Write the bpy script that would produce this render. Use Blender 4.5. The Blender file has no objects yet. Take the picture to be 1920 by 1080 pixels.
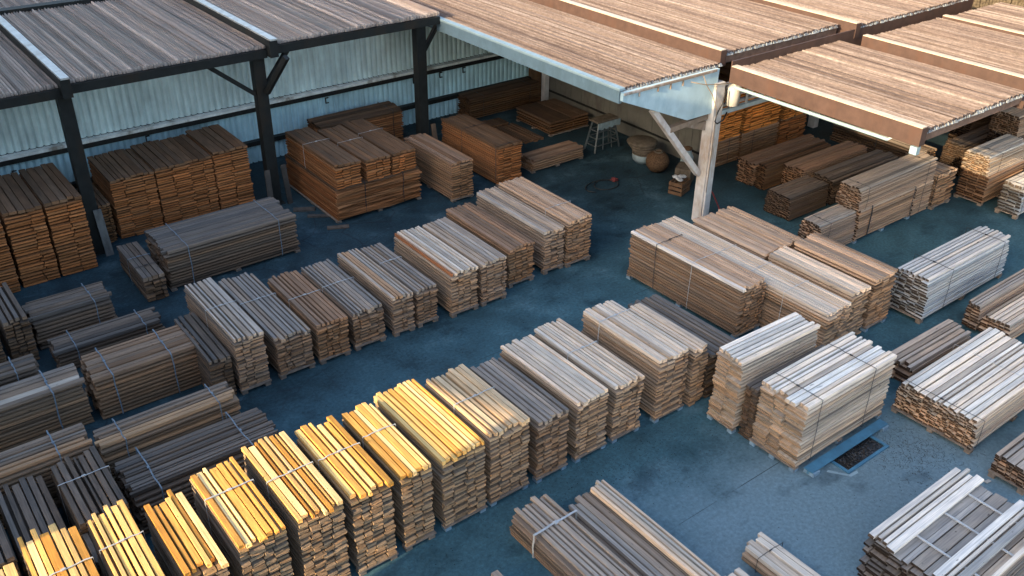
import bpy, bmesh, math, random
from mathutils import Vector, Matrix
rnd = random.Random(7)
S = bpy.context.scene
COL = S.collection

# ------------------------------------------------------------------ camera
cam = bpy.data.cameras.new('camera')
co = bpy.data.objects.new('camera', cam); COL.objects.link(co)
cam.sensor_width = 36.0
cam.lens = 36.0 * 1751.23 / 1920.0
cam.clip_start = 0.1; cam.clip_end = 1500
_R = Vector((0.79397527, -0.60783327, 0.01191605))
_U = Vector((0.30224747, 0.41166208, 0.85975624))
_W = Vector((0.52749383, 0.6790236, -0.51056558))
m = Matrix((_R, _U, -_W)).transposed().to_4x4()
m.translation = Vector((0, 0, 12.0))
co.matrix_world = m
S.camera = co

# ------------------------------------------------------------------ sky, sun, exposure
SUN_EL = math.radians(18.5)
SUN_AZ = math.radians(6.0)          # the light travels along +x, drifting slightly to +y
world = bpy.data.worlds.new('World'); S.world = world
world.use_nodes = True
wn = world.node_tree.nodes; wl = world.node_tree.links
sky = wn.new('ShaderNodeTexSky'); sky.sky_type = 'NISHITA'; sky.sun_disc = False
sky.sun_elevation = SUN_EL
sky.sun_rotation = math.atan2(-math.cos(SUN_AZ), -math.sin(SUN_AZ)) % (2 * math.pi)
sky.air_density = 1.0; sky.dust_density = 3.0; sky.ozone_density = 0.6
bg = wn['Background']; bg.inputs['Strength'].default_value = 0.15
wl.new(sky.outputs['Color'], bg.inputs['Color'])
sun = bpy.data.lights.new('sun', 'SUN'); so = bpy.data.objects.new('sun', sun); COL.objects.link(so)
sun.energy = 3.2; sun.angle = math.radians(0.5); sun.color = (1.0, 0.76, 0.46)
d = Vector((math.cos(SUN_AZ) * math.cos(SUN_EL), math.sin(SUN_AZ) * math.cos(SUN_EL), -math.sin(SUN_EL)))
so.rotation_euler = d.to_track_quat('-Z', 'Y').to_euler(); so.location = (-20, 0, 30)
S.view_settings.view_transform = 'Standard'; S.view_settings.look = 'None'
S.view_settings.gamma = 1.0; S.view_settings.exposure = 1.95
S.cycles.use_denoising = True
S.cycles.max_bounces = 6; S.cycles.diffuse_bounces = 3

# ------------------------------------------------------------------ materials
def mat(name):
    m = bpy.data.materials.new(name); m.use_nodes = True
    nt = m.node_tree; b = nt.nodes['Principled BSDF']
    return m, nt, b
def N(nt, t, **kw):
    n = nt.nodes.new(t)
    for k, v in kw.items(): setattr(n, k, v)
    return n
def mixc(nt, a, b, f, mode='MIX'):
    n = N(nt, 'ShaderNodeMix', data_type='RGBA', blend_type=mode)
    for sock, v in ((n.inputs[0], f), (n.inputs[6], a), (n.inputs[7], b)):
        if isinstance(v, (int, float)): sock.default_value = v
        elif isinstance(v, tuple): sock.default_value = v if len(v) == 4 else v + (1,)
        else: nt.links.new(v, sock)
    return n.outputs[2]
def ramp(nt, v, stops):
    r = N(nt, 'ShaderNodeValToRGB')
    e = r.color_ramp.elements
    while len(e) < len(stops): e.new(0.5)
    for i, (p, c) in enumerate(stops):
        e[i].position = p; e[i].color = (c, c, c, 1) if isinstance(c, (int, float)) else c + (1,)
    nt.links.new(v, r.inputs[0]); return r.outputs[0]
def coords(nt, scale, rand=True, kind='Object'):
    tc = N(nt, 'ShaderNodeTexCoord'); mp = N(nt, 'ShaderNodeMapping')
    mp.inputs['Scale'].default_value = scale
    nt.links.new(tc.outputs[kind], mp.inputs['Vector'])
    if rand:
        oi = N(nt, 'ShaderNodeObjectInfo'); mu = N(nt, 'ShaderNodeMath', operation='MULTIPLY'); mu.inputs[1].default_value = 57.0
        nt.links.new(oi.outputs['Random'], mu.inputs[0])
        cx = N(nt, 'ShaderNodeCombineXYZ')
        for i in range(3): nt.links.new(mu.outputs[0], cx.inputs[i])
        nt.links.new(cx.outputs[0], mp.inputs['Location'])
    return mp.outputs[0]
def noise(nt, vec, scale=1.0, detail=3.0, rough=0.55):
    n = N(nt, 'ShaderNodeTexNoise'); n.inputs['Scale'].default_value = scale
    n.inputs['Detail'].default_value = detail; n.inputs['Roughness'].default_value = rough
    nt.links.new(vec, n.inputs['Vector']); return n.outputs['Fac']
def bump(nt, b, h, strength=0.3, dist=0.01):
    n = N(nt, 'ShaderNodeBump'); n.inputs['Strength'].default_value = strength; n.inputs['Distance'].default_value = dist
    nt.links.new(h, n.inputs['Height']); nt.links.new(n.outputs[0], b.inputs['Normal'])

def make_wood(name, end=False, tint=(1.06, 0.88, 0.70)):
    m, nt, b = mat(name)
    oi = N(nt, 'ShaderNodeObjectInfo')
    if end:
        v = coords(nt, (5, 3, 4)); g = noise(nt, v, 1.6, 3)
        c = mixc(nt, oi.outputs['Color'], tint, 1.0, 'MULTIPLY')
        k = ramp(nt, g, [(0.3, 0.55), (0.7, 1.2)])
        c = mixc(nt, c, k, 1.0, 'MULTIPLY')
        bump(nt, b, g, 0.4, 0.01)
    else:
        v = coords(nt, (5.5, 1.3, 2.6)); g = noise(nt, v, 1.5, 5, 0.62)
        v2 = coords(nt, (1.2, 3.2, 1.0)); g2 = noise(nt, v2, 1.3, 2)
        k = ramp(nt, g, [(0.28, 0.62), (0.5, 0.98), (0.75, 1.2)])
        c = mixc(nt, oi.outputs['Color'], k, 1.0, 'MULTIPLY')
        k2 = ramp(nt, g2, [(0.35, (0.80, 0.78, 0.78)), (0.65, (1.10, 1.04, 0.98))])
        c = mixc(nt, c, k2, 1.0, 'MULTIPLY')
        v3 = coords(nt, (2.6, 14, 1.0)); g3 = noise(nt, v3, 1.0, 1)      # knots
        k3 = ramp(nt, g3, [(0.22, 0.45), (0.27, 1.0)])
        c = mixc(nt, c, k3, 1.0, 'MULTIPLY')
        bump(nt, b, g, 0.35, 0.006)
    nt.links.new(c, b.inputs['Base Color']); b.inputs['Roughness'].default_value = 0.85
    b.inputs['Specular IOR Level'].default_value = 0.2
    return m
WOOD = make_wood('weathered_wood'); END = make_wood('end_grain', True, (1.75, 1.45, 1.16)); END_DARK = make_wood('shaded_end_grain', True, (0.13, 0.10, 0.082)); END_MID = make_wood('sawn_end_grain', True, (0.70, 0.585, 0.49))  # dark end grain: shade painted into ends facing away from the light

def flat(name, col, rough=0.7, metal=0.0, var=0.25, scale=6.0, spec=0.4, stain=None):
    m, nt, b = mat(name)
    g = noise(nt, coords(nt, (1, 1, 1), False), scale, 5)
    k = ramp(nt, g, [(0.3, 1 - var), (0.7, 1 + var)])
    c = mixc(nt, col, k, 1.0, 'MULTIPLY')
    if stain:
        g2 = noise(nt, coords(nt, (1.3, 1.3, 0.5), False), 1.4, 6, 0.65)
        f = ramp(nt, g2, [(0.52, 0.0), (0.66, 1.0)])
        c = mixc(nt, c, stain, f)
    nt.links.new(c, b.inputs['Base Color'])
    b.inputs['Roughness'].default_value = rough; b.inputs['Metallic'].default_value = metal
    b.inputs['Specular IOR Level'].default_value = spec
    bump(nt, b, g, 0.15, 0.01)
    return m
M = dict(
    dark_steel=flat('dark_painted_steel', (0.011, 0.013, 0.013), 0.6, 0, 0.3, 5, 0.25, (0.02, 0.016, 0.012)),
    pale_steel=flat('pale_steel', (0.42, 0.44, 0.43), 0.4, 0.3, 0.2, 5, 0.5, (0.30, 0.29, 0.27)),
    girt_top=flat('worn_girt_paint', (0.66, 0.69, 0.68), 0.5, 0, 0.25, 4, 0.4, (0.25, 0.23, 0.2)),
    blue_paint=flat('pale_blue_paint', (0.40, 0.54, 0.59), 0.5, 0, 0.1, 3, 0.4, (0.30, 0.44, 0.50)),
    blue_dull=flat('dull_blue_fascia', (0.13, 0.20, 0.24), 0.6, 0, 0.12, 3, 0.3, (0.11, 0.17, 0.2)),
    blue_dull2=flat('pale_gutter_metal', (0.24, 0.33, 0.37), 0.5, 0.1, 0.12, 3, 0.3),
    blue_edge=flat('light_blue_metal', (0.50, 0.62, 0.68), 0.35, 0.3, 0.15, 4, 0.5),
    brown_paint=flat('brown_painted_steel', (0.060, 0.036, 0.029), 0.6, 0, 0.2, 4, 0.25, (0.07, 0.038, 0.028)),
    brown_board=flat('brown_fascia_board', (0.20, 0.125, 0.09), 0.75, 0, 0.25, 8, 0.2, (0.14, 0.085, 0.06)),
    cream_cap=flat('cream_beam_cap', (0.48, 0.40, 0.31), 0.45, 0, 0.12, 6),
    post_paint=flat('chalky_post_paint', (0.50, 0.485, 0.475), 0.75, 0, 0.15, 5, 0.3, (0.36, 0.29, 0.24)),
    brace_wood=flat('weathered_brace', (0.22, 0.17, 0.13), 0.8, 0, 0.2, 7, 0.2, (0.36, 0.33, 0.31)),
    grey_wall=flat('grey_painted_boards', (0.13, 0.125, 0.11), 0.8, 0, 0.15, 2, 0.2, (0.10, 0.09, 0.08)),
    brown_wall=flat('brown_boards', (0.14, 0.08, 0.045), 0.8, 0, 0.25, 4, 0.2),
    concrete=flat('rendered_masonry', (0.30, 0.28, 0.26), 0.9, 0, 0.15, 1.2, 0.2),
    strap_white=flat('white_strap', (0.40, 0.41, 0.42), 0.5, 0, 0.2, 12),
    strap_blue=flat('pale_blue_strap', (0.14, 0.18, 0.22), 0.5, 0, 0.25, 12),
    strap_black=flat('black_strap', (0.022, 0.022, 0.025), 0.5, 0, 0.2, 12),
    skid_blue=flat('blue_grey_skid', (0.17, 0.26, 0.34), 0.7, 0, 0.25, 9, 0.3, (0.12, 0.16, 0.2)),
    skid_wood=flat('weathered_skid', (0.20, 0.16, 0.13), 0.85, 0, 0.3, 9, 0.2),
    beam_blue=flat('blue_steel_beam', (0.055, 0.17, 0.27), 0.45, 0.0, 0.2, 4, 0.4, (0.045, 0.13, 0.2)),
    pit=flat('drain_pit', (0.01, 0.011, 0.012), 0.3, 0, 0.5, 9),
    chip=flat('wet_bark_chips', (0.035, 0.03, 0.028), 0.25, 0, 0.6, 20, 0.8),
    alu=flat('dull_aluminium', (0.075, 0.09, 0.095), 0.5, 0.3, 0.2, 8),
    wicker=flat('wicker', (0.085, 0.05, 0.028), 0.85, 0, 0.6, 30, 0.2),
    canvas=flat('canvas', (0.11, 0.09, 0.068), 0.95, 0, 0.3, 8, 0.1),
    bucket=flat('pale_blue_bucket', (0.22, 0.28, 0.30), 0.5, 0, 0.2, 6),
    white_can=flat('white_canister', (0.40, 0.39, 0.36), 0.55, 0, 0.1, 6, 0.4, (0.45, 0.40, 0.33)),
    rubber=flat('black_cable', (0.02, 0.02, 0.02), 0.6),
    red=flat('red_rope', (0.16, 0.03, 0.03), 0.7, 0, 0.3, 20),
    tan_cable=flat('tan_cable', (0.22, 0.17, 0.12), 0.7),
    reed=flat('dry_cane', (0.075, 0.06, 0.042), 0.9, 0, 0.6, 14, 0.1),
)
# ground: blue-grey asphalt with stains, aggregate speckle, cracks and saw joints
def make_ground():
    m, nt, b = mat('blue_grey_asphalt')
    P = coords(nt, (1, 1, 1), False)
    big = noise(nt, P, 0.16, 4, 0.6); mid = noise(nt, P, 0.75, 6, 0.65); fine = noise(nt, P, 14, 4, 0.7); grit = noise(nt, P, 60, 2, 0.6)
    c = ramp(nt, big, [(0.30, (0.013, 0.031, 0.042)), (0.70, (0.027, 0.053, 0.068))])
    c = mixc(nt, c, ramp(nt, mid, [(0.30, 0.55), (0.48, 0.95), (0.75, 1.3)]), 1.0, 'MULTIPLY')
    c = mixc(nt, c, ramp(nt, fine, [(0.30, 0.72), (0.7, 1.25)]), 1.0, 'MULTIPLY')
    c = mixc(nt, c, ramp(nt, grit, [(0.30, 0.75), (0.72, 1.35)]), 1.0, 'MULTIPLY')
    damp = ramp(nt, noise(nt, coords(nt, (0.8, 1.2, 1), False), 0.9, 5, 0.62), [(0.56, 0.0), (0.66, 0.7)])
    # cracks
    vo = N(nt, 'ShaderNodeTexVoronoi', feature='DISTANCE_TO_EDGE'); vo.inputs['Scale'].default_value = 0.9
    wob = N(nt, 'ShaderNodeMixRGB'); wob.inputs[0].default_value = 0.22
    nn = N(nt, 'ShaderNodeTexNoise'); nn.inputs['Scale'].default_value = 1.6; nn.inputs['Detail'].default_value = 5
    nt.links.new(P, nn.inputs['Vector']); nt.links.new(P, wob.inputs[1]); nt.links.new(nn.outputs['Color'], wob.inputs[2])
    nt.links.new(wob.outputs[0], vo.inputs['Vector'])
    crack = ramp(nt, vo.outputs['Distance'], [(0.0, 1.0), (0.018, 0.0)])
    area = ramp(nt, noise(nt, P, 0.35, 3), [(0.46, 0.0), (0.56, 0.9)])
    cm = N(nt, 'ShaderNodeMath', operation='MULTIPLY'); nt.links.new(crack, cm.inputs[0]); nt.links.new(area, cm.inputs[1])
    c = mixc(nt, c, (0.016, 0.022, 0.03), cm.outputs[0])
    # pale worn scuffs
    sc = ramp(nt, noise(nt, coords(nt, (0.5, 1.6, 1), False), 2.6, 7, 0.75), [(0.60, 0.0), (0.74, 1.0)])
    c = mixc(nt, c, (0.075, 0.125, 0.16), sc)
    # light falloff painted in: aisle asphalt lighter, ground by the stacks left dark
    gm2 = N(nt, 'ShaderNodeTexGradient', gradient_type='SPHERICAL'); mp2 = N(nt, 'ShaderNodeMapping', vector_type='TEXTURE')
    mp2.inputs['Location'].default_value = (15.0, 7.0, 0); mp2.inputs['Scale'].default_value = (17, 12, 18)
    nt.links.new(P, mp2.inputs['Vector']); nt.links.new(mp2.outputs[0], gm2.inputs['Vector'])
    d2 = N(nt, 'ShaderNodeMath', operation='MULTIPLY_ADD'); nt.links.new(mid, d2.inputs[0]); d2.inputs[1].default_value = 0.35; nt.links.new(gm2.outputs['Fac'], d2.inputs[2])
    lit_c2 = mixc(nt, (0.050, 0.118, 0.148), ramp(nt, fine, [(0.3, 0.7), (0.7, 1.25)]), 1.0, 'MULTIPLY')
    lit_c2 = mixc(nt, lit_c2, ramp(nt, mid, [(0.30, 0.6), (0.48, 0.95), (0.75, 1.25)]), 1.0, 'MULTIPLY')
    c = mixc(nt, c, lit_c2, ramp(nt, d2.outputs[0], [(0.16, 0.0), (0.60, 0.9)]))
    # second painted light pool: open asphalt brightened where more sky reaches it
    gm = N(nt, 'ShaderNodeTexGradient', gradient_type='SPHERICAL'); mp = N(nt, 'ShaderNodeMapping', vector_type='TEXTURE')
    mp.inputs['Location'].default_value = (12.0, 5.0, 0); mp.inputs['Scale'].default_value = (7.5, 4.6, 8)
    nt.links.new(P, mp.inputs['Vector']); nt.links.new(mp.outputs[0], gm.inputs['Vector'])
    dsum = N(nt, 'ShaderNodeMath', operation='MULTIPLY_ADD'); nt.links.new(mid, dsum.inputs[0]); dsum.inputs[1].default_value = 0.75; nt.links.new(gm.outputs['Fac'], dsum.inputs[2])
    lit_f = ramp(nt, dsum.outputs[0], [(0.42, 0.0), (0.85, 0.75)])
    lit_c = mixc(nt, (0.165, 0.232, 0.268), ramp(nt, fine, [(0.3, 0.75), (0.7, 1.2)]), 1.0, 'MULTIPLY')
    c = mixc(nt, c, lit_c, lit_f)
    # joints
    sx = N(nt, 'ShaderNodeSeparateXYZ'); nt.links.new(P, sx.inputs[0])
    def joint(sock, off, step):
        a = N(nt, 'ShaderNodeMath', operation='ADD'); a.inputs[1].default_value = off; nt.links.new(sock, a.inputs[0])
        mo = N(nt, 'ShaderNodeMath', operation='PINGPONG'); mo.inputs[1].default_value = step / 2; nt.links.new(a.outputs[0], mo.inputs[0])
        lt = N(nt, 'ShaderNodeMath', operation='LESS_THAN'); lt.inputs[1].default_value = 0.009; nt.links.new(mo.outputs[0], lt.inputs[0])
        return lt.outputs[0]
    for j in (joint(sx.outputs[1], -7.7, 6.2),):
        mj = N(nt, 'ShaderNodeMath', operation='MULTIPLY'); nt.links.new(j, mj.inputs[0]); nt.links.new(ramp(nt, mid, [(0.42, 0.0), (0.55, 0.7)]), mj.inputs[1])
        c = mixc(nt, c, (0.018, 0.025, 0.033), mj.outputs[0])
    c = mixc(nt, c, mixc(nt, c, (0.45, 0.47, 0.5), 1.0, 'MULTIPLY'), damp)
    nt.links.new(c, b.inputs['Base Color'])
    nt.links.new(ramp(nt, mid, [(0.3, 0.5), (0.6, 0.8)]), b.inputs['Roughness'])
    b.inputs['Specular IOR Level'].default_value = 0.15
    h = N(nt, 'ShaderNodeMath', operation='ADD'); nt.links.new(fine, h.inputs[0]); nt.links.new(grit, h.inputs[1])
    bump(nt, b, h.outputs[0], 0.35, 0.01)
    return m
# corrugated sheet with painted light: paler above the girt, sky-blue shade below
def make_sheet(name, col, rust):
    m, nt, b = mat(name)
    P = coords(nt, (1, 1, 1), False)
    g = noise(nt, P, 1.2, 5, 0.6); st = noise(nt, coords(nt, (3.0, 3.0, 0.35), False), 2.0, 4, 0.6)
    c = mixc(nt, col, ramp(nt, g, [(0.3, 0.80), (0.7, 1.15)]), 1.0, 'MULTIPLY')
    c = mixc(nt, c, ramp(nt, st, [(0.35, 0.82), (0.7, 1.1)]), 1.0, 'MULTIPLY')
    c = mixc(nt, c, rust, ramp(nt, noise(nt, coords(nt, (2, 2, 1), False), 3.0, 6, 0.7), [(0.66, 0.0), (0.78, 0.6)]))
    nt.links.new(c, b.inputs['Base Color']); b.inputs['Roughness'].default_value = 0.5; b.inputs['Metallic'].default_value = 0.1
    return m
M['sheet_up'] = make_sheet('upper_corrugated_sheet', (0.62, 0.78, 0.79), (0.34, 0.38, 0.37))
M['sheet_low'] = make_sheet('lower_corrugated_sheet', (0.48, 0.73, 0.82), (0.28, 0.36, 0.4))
# slatted roofs: streaks along the slats
def make_roof(name, lo, mid_, hi, through=0.0, tint=(1, 1, 1)):
    m, nt, b = mat(name)
    a = N(nt, 'ShaderNodeAttribute', attribute_name='slat')
    st = noise(nt, coords(nt, (14, 0.5, 1), False), 1.0, 6, 0.7)
    ch = noise(nt, coords(nt, (22, 9, 1), False), 1.0, 4, 0.7)
    ad = N(nt, 'ShaderNodeMath', operation='ADD'); nt.links.new(a.outputs['Fac'], ad.inputs[0]); nt.links.new(st, ad.inputs[1])
    hf = N(nt, 'ShaderNodeMath', operation='MULTIPLY'); hf.inputs[1].default_value = 0.5; nt.links.new(ad.outputs[0], hf.inputs[0])
    c = ramp(nt, hf.outputs[0], [(0.28, lo), (0.5, mid_), (0.74, hi)])
    c = mixc(nt, c, ramp(nt, ch, [(0.3, 0.6), (0.7, 1.3)]), 1.0, 'MULTIPLY')
    nt.links.new(c, b.inputs['Base Color']); b.inputs['Roughness'].default_value = 0.75; b.inputs['Specular IOR Level'].default_value = 0.25
    bump(nt, b, ch, 0.4, 0.01)
    if through:                       # translucency added so light through the slats brightens what lies below
        tr = N(nt, 'ShaderNodeBsdfTranslucent'); tr.inputs['Color'].default_value = tint + (1,)
        mx = N(nt, 'ShaderNodeMixShader'); mx.inputs[0].default_value = through
        nt.links.new(b.outputs[0], mx.inputs[1]); nt.links.new(tr.outputs[0], mx.inputs[2])
        nt.links.new(mx.outputs[0], nt.nodes['Material Output'].inputs['Surface'])
    return m
M['roof_grey'] = make_roof('grey_slat_roof', (0.018, 0.011, 0.009), (0.17, 0.118, 0.094), (0.56, 0.45, 0.385), 0.55, (1.0, 0.95, 0.9))
M['roof_tan'] = make_roof('tan_slat_roof', (0.034, 0.021, 0.017), (0.132, 0.101, 0.090), (0.262, 0.225, 0.207), 0.04, (1.0, 0.75, 0.5))
M['edge_tile'] = flat('chalky_slat_ends', (0.20, 0.22, 0.235), 0.6, 0, 0.5, 25, 0.4, (0.10, 0.10, 0.11))

# ------------------------------------------------------------------ mesh builder
class MB:
    def __init__(s): s.v = []; s.f = []; s.mi = []; s.fa = []
    def quadbox(s, p, mi=0, fa=0.0):      # p: 8 points, bottom 4 ccw then top 4
        i = len(s.v); s.v += [tuple(q) for q in p]
        for f in ((3, 2, 1, 0), (4, 5, 6, 7), (0, 1, 5, 4), (1, 2, 6, 5), (2, 3, 7, 6), (3, 0, 4, 7)):
            s.f.append(tuple(i + k for k in f)); s.mi.append(mi); s.fa.append(fa)
    def box(s, x0, y0, z0, x1, y1, z1, mi=0, fa=0.0):
        s.quadbox([(x0, y0, z0), (x1, y0, z0), (x1, y1, z0), (x0, y1, z0), (x0, y0, z1), (x1, y0, z1), (x1, y1, z1), (x0, y1, z1)], mi, fa)
        return s
    def bar(s, a, b, w, h, up=(0, 0, 1)):
        a = Vector(a); b = Vector(b); t = (b - a).normalized(); r = t.cross(Vector(up))
        if r.length < 1e-4: r = t.cross(Vector((1, 0, 0)))
        r.normalize(); u = r.cross(t); r *= w / 2; u *= h / 2
        s.quadbox([a - r - u, a + r - u, b + r - u, b - r - u, a - r + u, a + r + u, b + r + u, b - r + u]); return s
    def tube(s, pts, r, n=8, closed=False):
        pts = [Vector(p) for p in pts]; i0 = len(s.v); k = len(pts)
        for j, p in enumerate(pts):
            t = (pts[(j + 1) % k] - pts[j - 1]) if closed or 0 < j < k - 1 else (pts[min(j + 1, k - 1)] - pts[max(j - 1, 0)])
            t.normalize(); a = t.cross(Vector((0, 0, 1)))
            if a.length < 1e-3: a = t.cross(Vector((1, 0, 0)))
            a.normalize(); b = t.cross(a)
            rr = r[j] if isinstance(r, (list, tuple)) else r
            for q in range(n):
                an = 2 * math.pi * q / n
                s.v.append(tuple(p + a * (rr * math.cos(an)) + b * (rr * math.sin(an))))
        for j in range(k if closed else k - 1):
            for q in range(n):
                A = i0 + j * n; B = i0 + ((j + 1) % k) * n
                s.f.append((A + q, A + (q + 1) % n, B + (q + 1) % n, B + q)); s.mi.append(0); s.fa.append(0)
        if not closed:
            s.f.append(tuple(i0 + q for q in reversed(range(n)))); s.f.append(tuple(i0 + (k - 1) * n + q for q in range(n))); s.mi += [0, 0]; s.fa += [0, 0]
        return s
    def lathe(s, prof, c=(0, 0, 0), n=20):
        i0 = len(s.v)
        for r, z in prof:
            for q in range(n):
                a = 2 * math.pi * q / n; s.v.append((c[0] + r * math.cos(a), c[1] + r * math.sin(a), c[2] + z))
        for j in range(len(prof) - 1):
            for q in range(n):
                A = i0 + j * n; B = A + n
                s.f.append((A + q, A + (q + 1) % n, B + (q + 1) % n, B + q)); s.mi.append(0); s.fa.append(0)
        s.f.append(tuple(i0 + q for q in reversed(range(n)))); s.f.append(tuple(i0 + (len(prof) - 1) * n + q for q in range(n))); s.mi += [0, 0]; s.fa += [0, 0]
        return s
    def prism(s, poly, y0, y1):           # polygon in xz, extruded along y
        i = len(s.v); n = len(poly)
        s.v += [(x, y0, z) for x, z in poly] + [(x, y1, z) for x, z in poly]
        s.f.append(tuple(range(i, i + n))); s.f.append(tuple(reversed(range(i + n, i + 2 * n))))
        for k in range(n): s.f.append((i + (k + 1) % n, i + k, i + n + k, i + n + (k + 1) % n))
        s.mi += [0] * (n + 2); s.fa += [0] * (n + 2); return s
    def mesh(s, name, mats, smooth=False, attr=False):
        me = bpy.data.meshes.new(name); me.from_pydata(s.v, [], s.f)
        for m in mats: me.materials.append(m)
        me.polygons.foreach_set('material_index', s.mi)
        if smooth: me.polygons.foreach_set('use_smooth', [True] * len(s.f))
        if attr:
            a = me.attributes.new('slat', 'FLOAT', 'FACE'); a.data.foreach_set('value', s.fa)
        me.update(); return me
    def build(s, name, mats, parent=None, **kw):
        if not isinstance(mats, (list, tuple)): mats = [mats]
        o = bpy.data.objects.new(name, s.mesh(name, mats, **kw)); COL.objects.link(o)
        if parent: o.parent = parent
        return o
def tag(o, label=None, cat=None, group=None, kind=None):
    if label: o['label'] = label
    if cat: o['category'] = cat
    if group: o['group'] = group
    if kind: o['kind'] = kind
    return o
def empty(name, loc, rz=0.0):
    o = bpy.data.objects.new(name, None); COL.objects.link(o); o.location = loc; o.rotation_euler = (0, 0, rz)
    o.empty_display_size = 0.2; return o

# ------------------------------------------------------------------ ground
g = MB(); g.v = [(-300, -300, 0), (400, -300, 0), (400, 400, 0), (-300, 400, 0)]; g.f = [(0, 1, 2, 3)]; g.mi = [0]; g.fa = [0]
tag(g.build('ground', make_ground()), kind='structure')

# ------------------------------------------------------------------ metal shed along the back
def corrugated(x0, x1, y, z0, z1, pitch=0.19, amp=0.05):
    b = MB(); n = int((x1 - x0) / pitch) * 6
    for i in range(n + 1):
        x = x0 + (x1 - x0) * i / n; dy = y - amp * (1, 1, 1, .8, -1, .8)[i % 6]
        b.v += [(x, dy, z0), (x, dy, z1)]
    for i in range(n): b.f.append((2 * i, 2 * i + 2, 2 * i + 3, 2 * i + 1)); b.mi.append(0); b.fa.append(0)
    return b
def slat_panel(x0, x1, y0, y1, z, pitch=0.125, jag=0.04, hgt=0.045, bed=True, spread=0.2):
    """one roof panel: a bed with rounded slats lying side by side along y"""
    b = MB()
    if bed: b.box(x0, y0 + 0.05, z - 0.10, x1, y1, z - 0.06, 0, 0.0)
    x = x0
    while x < x1 - 0.03:
        w = pitch * rnd.uniform(0.6, 1.4); w = min(w, x1 - x)
        h = hgt * rnd.uniform(0.4, 1.5); fa = min(1, max(0, rnd.gauss(0.5, spread)))
        ya = y0 - rnd.uniform(0, jag); i = len(b.v); seg = 7
        gx = rnd.uniform(0.006, 0.02) if bed else rnd.uniform(0.012, 0.034)
        for k in range(seg + 1):
            yy = ya + (y1 - ya) * k / seg; wob = rnd.uniform(-0.006, 0.006) ; dz = rnd.uniform(-0.006, 0.006)
            for fx, fz in ((0, -0.06), (0.12, 0.55), (0.5, 1.0), (0.88, 0.55), (1, -0.06)):
                b.v.append((x + gx / 2 + (w - gx) * fx + wob, yy, z + (h * fz if fz > 0 else fz) - 0.02 + (dz if fz > 0 else 0)))
        for k in range(seg):
            for q in range(4):
                A = i + k * 5 + q
                b.f.append((A, A + 1, A + 6, A + 5)); b.mi.append(0); b.fa.append(fa)
        b.f.append((i + 4, i + 3, i + 2, i + 1, i)); b.mi.append(0); b.fa.append(fa * 0.5)
        x += w
    return b

shed = empty('metal_shed', (9.0, 25.5, 0))
tag(shed, 'long open shed with corrugated metal back wall and black steel posts', 'shed')
shed.location = (0, 0, 0)
WY = 27.2
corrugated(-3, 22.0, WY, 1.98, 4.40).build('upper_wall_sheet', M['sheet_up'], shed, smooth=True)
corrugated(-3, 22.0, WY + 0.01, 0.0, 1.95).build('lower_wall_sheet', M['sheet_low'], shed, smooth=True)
for z, pale in ((1.95, True), (0.85, False)):
    gb = MB().box(-3, WY - 0.24, z - 0.22, 21.9, WY - 0.04, z - 0.075).build('girt', M['dark_steel'], shed)
    if pale: MB().box(-3, WY - 0.26, z - 0.07, 21.9, WY - 0.04, z + 0.012).build('girt_cap', M['girt_top'], gb)
MB().box(-3, WY + 0.06, 0, 22.0, WY + 0.12, 4.40).build('wall_frame', M['dark_steel'], shed)
POSTS = (-0.35, 4.72, 9.75, 14.95)
for x in POSTS:
    MB().box(x - 0.16, 23.86, 0, x + 0.16, 24.14, 4.5).build('post', M['dark_steel'], shed)
    MB().box(x - 0.24, 23.78, 0, x + 0.24, 24.22, 0.025).build('base_plate', M['dark_steel'], shed)
for a, b in (((8.2, 24, 4.5), (9.62, 24, 3.33)), ((9.86, 24, 3.45), (10.75, 24, 4.52)), ((15.08, 24, 3.6), (15.72, 24, 4.5))):
    MB().bar(a, b, 0.12, 0.12).build('brace', M['dark_steel'], shed)
MB().bar((9.84, 23.8, 3.4), (10.15, 22.95, 4.55), 0.14, 0.14).build('brace', M['dark_steel'], shed)
bays = ((-5.2, 4.62, 4.66), (4.88, 9.95, 4.72), (10.22, 15.55, 4.78))
for i, (x0, x1, z) in enumerate(bays):
    MB().box(x0 - 0.1, 23.72, z - 0.34, x1, 23.94, z - 0.12).build('eave_beam', M['dark_steel'], shed)
    slat_panel(x0, x1, 23.75, 31.0, z, 0.082, hgt=0.05, bed=False).build('roof_panel', M['roof_grey'], shed, attr=True)
    slat_panel(x0, x1, 31.45, 42.0, z + 0.05, 0.082).build('roof_panel', M['roof_grey'], shed, attr=True)
    MB().box(x0, 31.05, z - 0.2, x1, 31.4, z + 0.1).build('roof_beam', M['dark_steel'], shed)
    MB().bar((x0 + 0.3, 24.3, z - 0.22), (x0 + 0.3, 31, z - 0.22), 0.1, 0.16).build('rafter', M['dark_steel'], shed)
    MB().bar(((x0 + x1) / 2, 24.3, z - 0.22), ((x0 + x1) / 2, 31, z - 0.22), 0.1, 0.16).build('rafter', M['dark_steel'], shed)
for x, z in ((4.75, 4.72), (10.08, 4.78)):
    rl = MB().box(x - 0.12, 23.5, z - 0.36, x + 0.11, 42, z + 0.10).build('roof_rail', M['dark_steel'], shed)
    MB().box(x - 0.10, 23.46, z + 0.104, x + 0.10, 42, z + 0.15).build('rail_cap', M['pale_steel'], rl)
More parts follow.
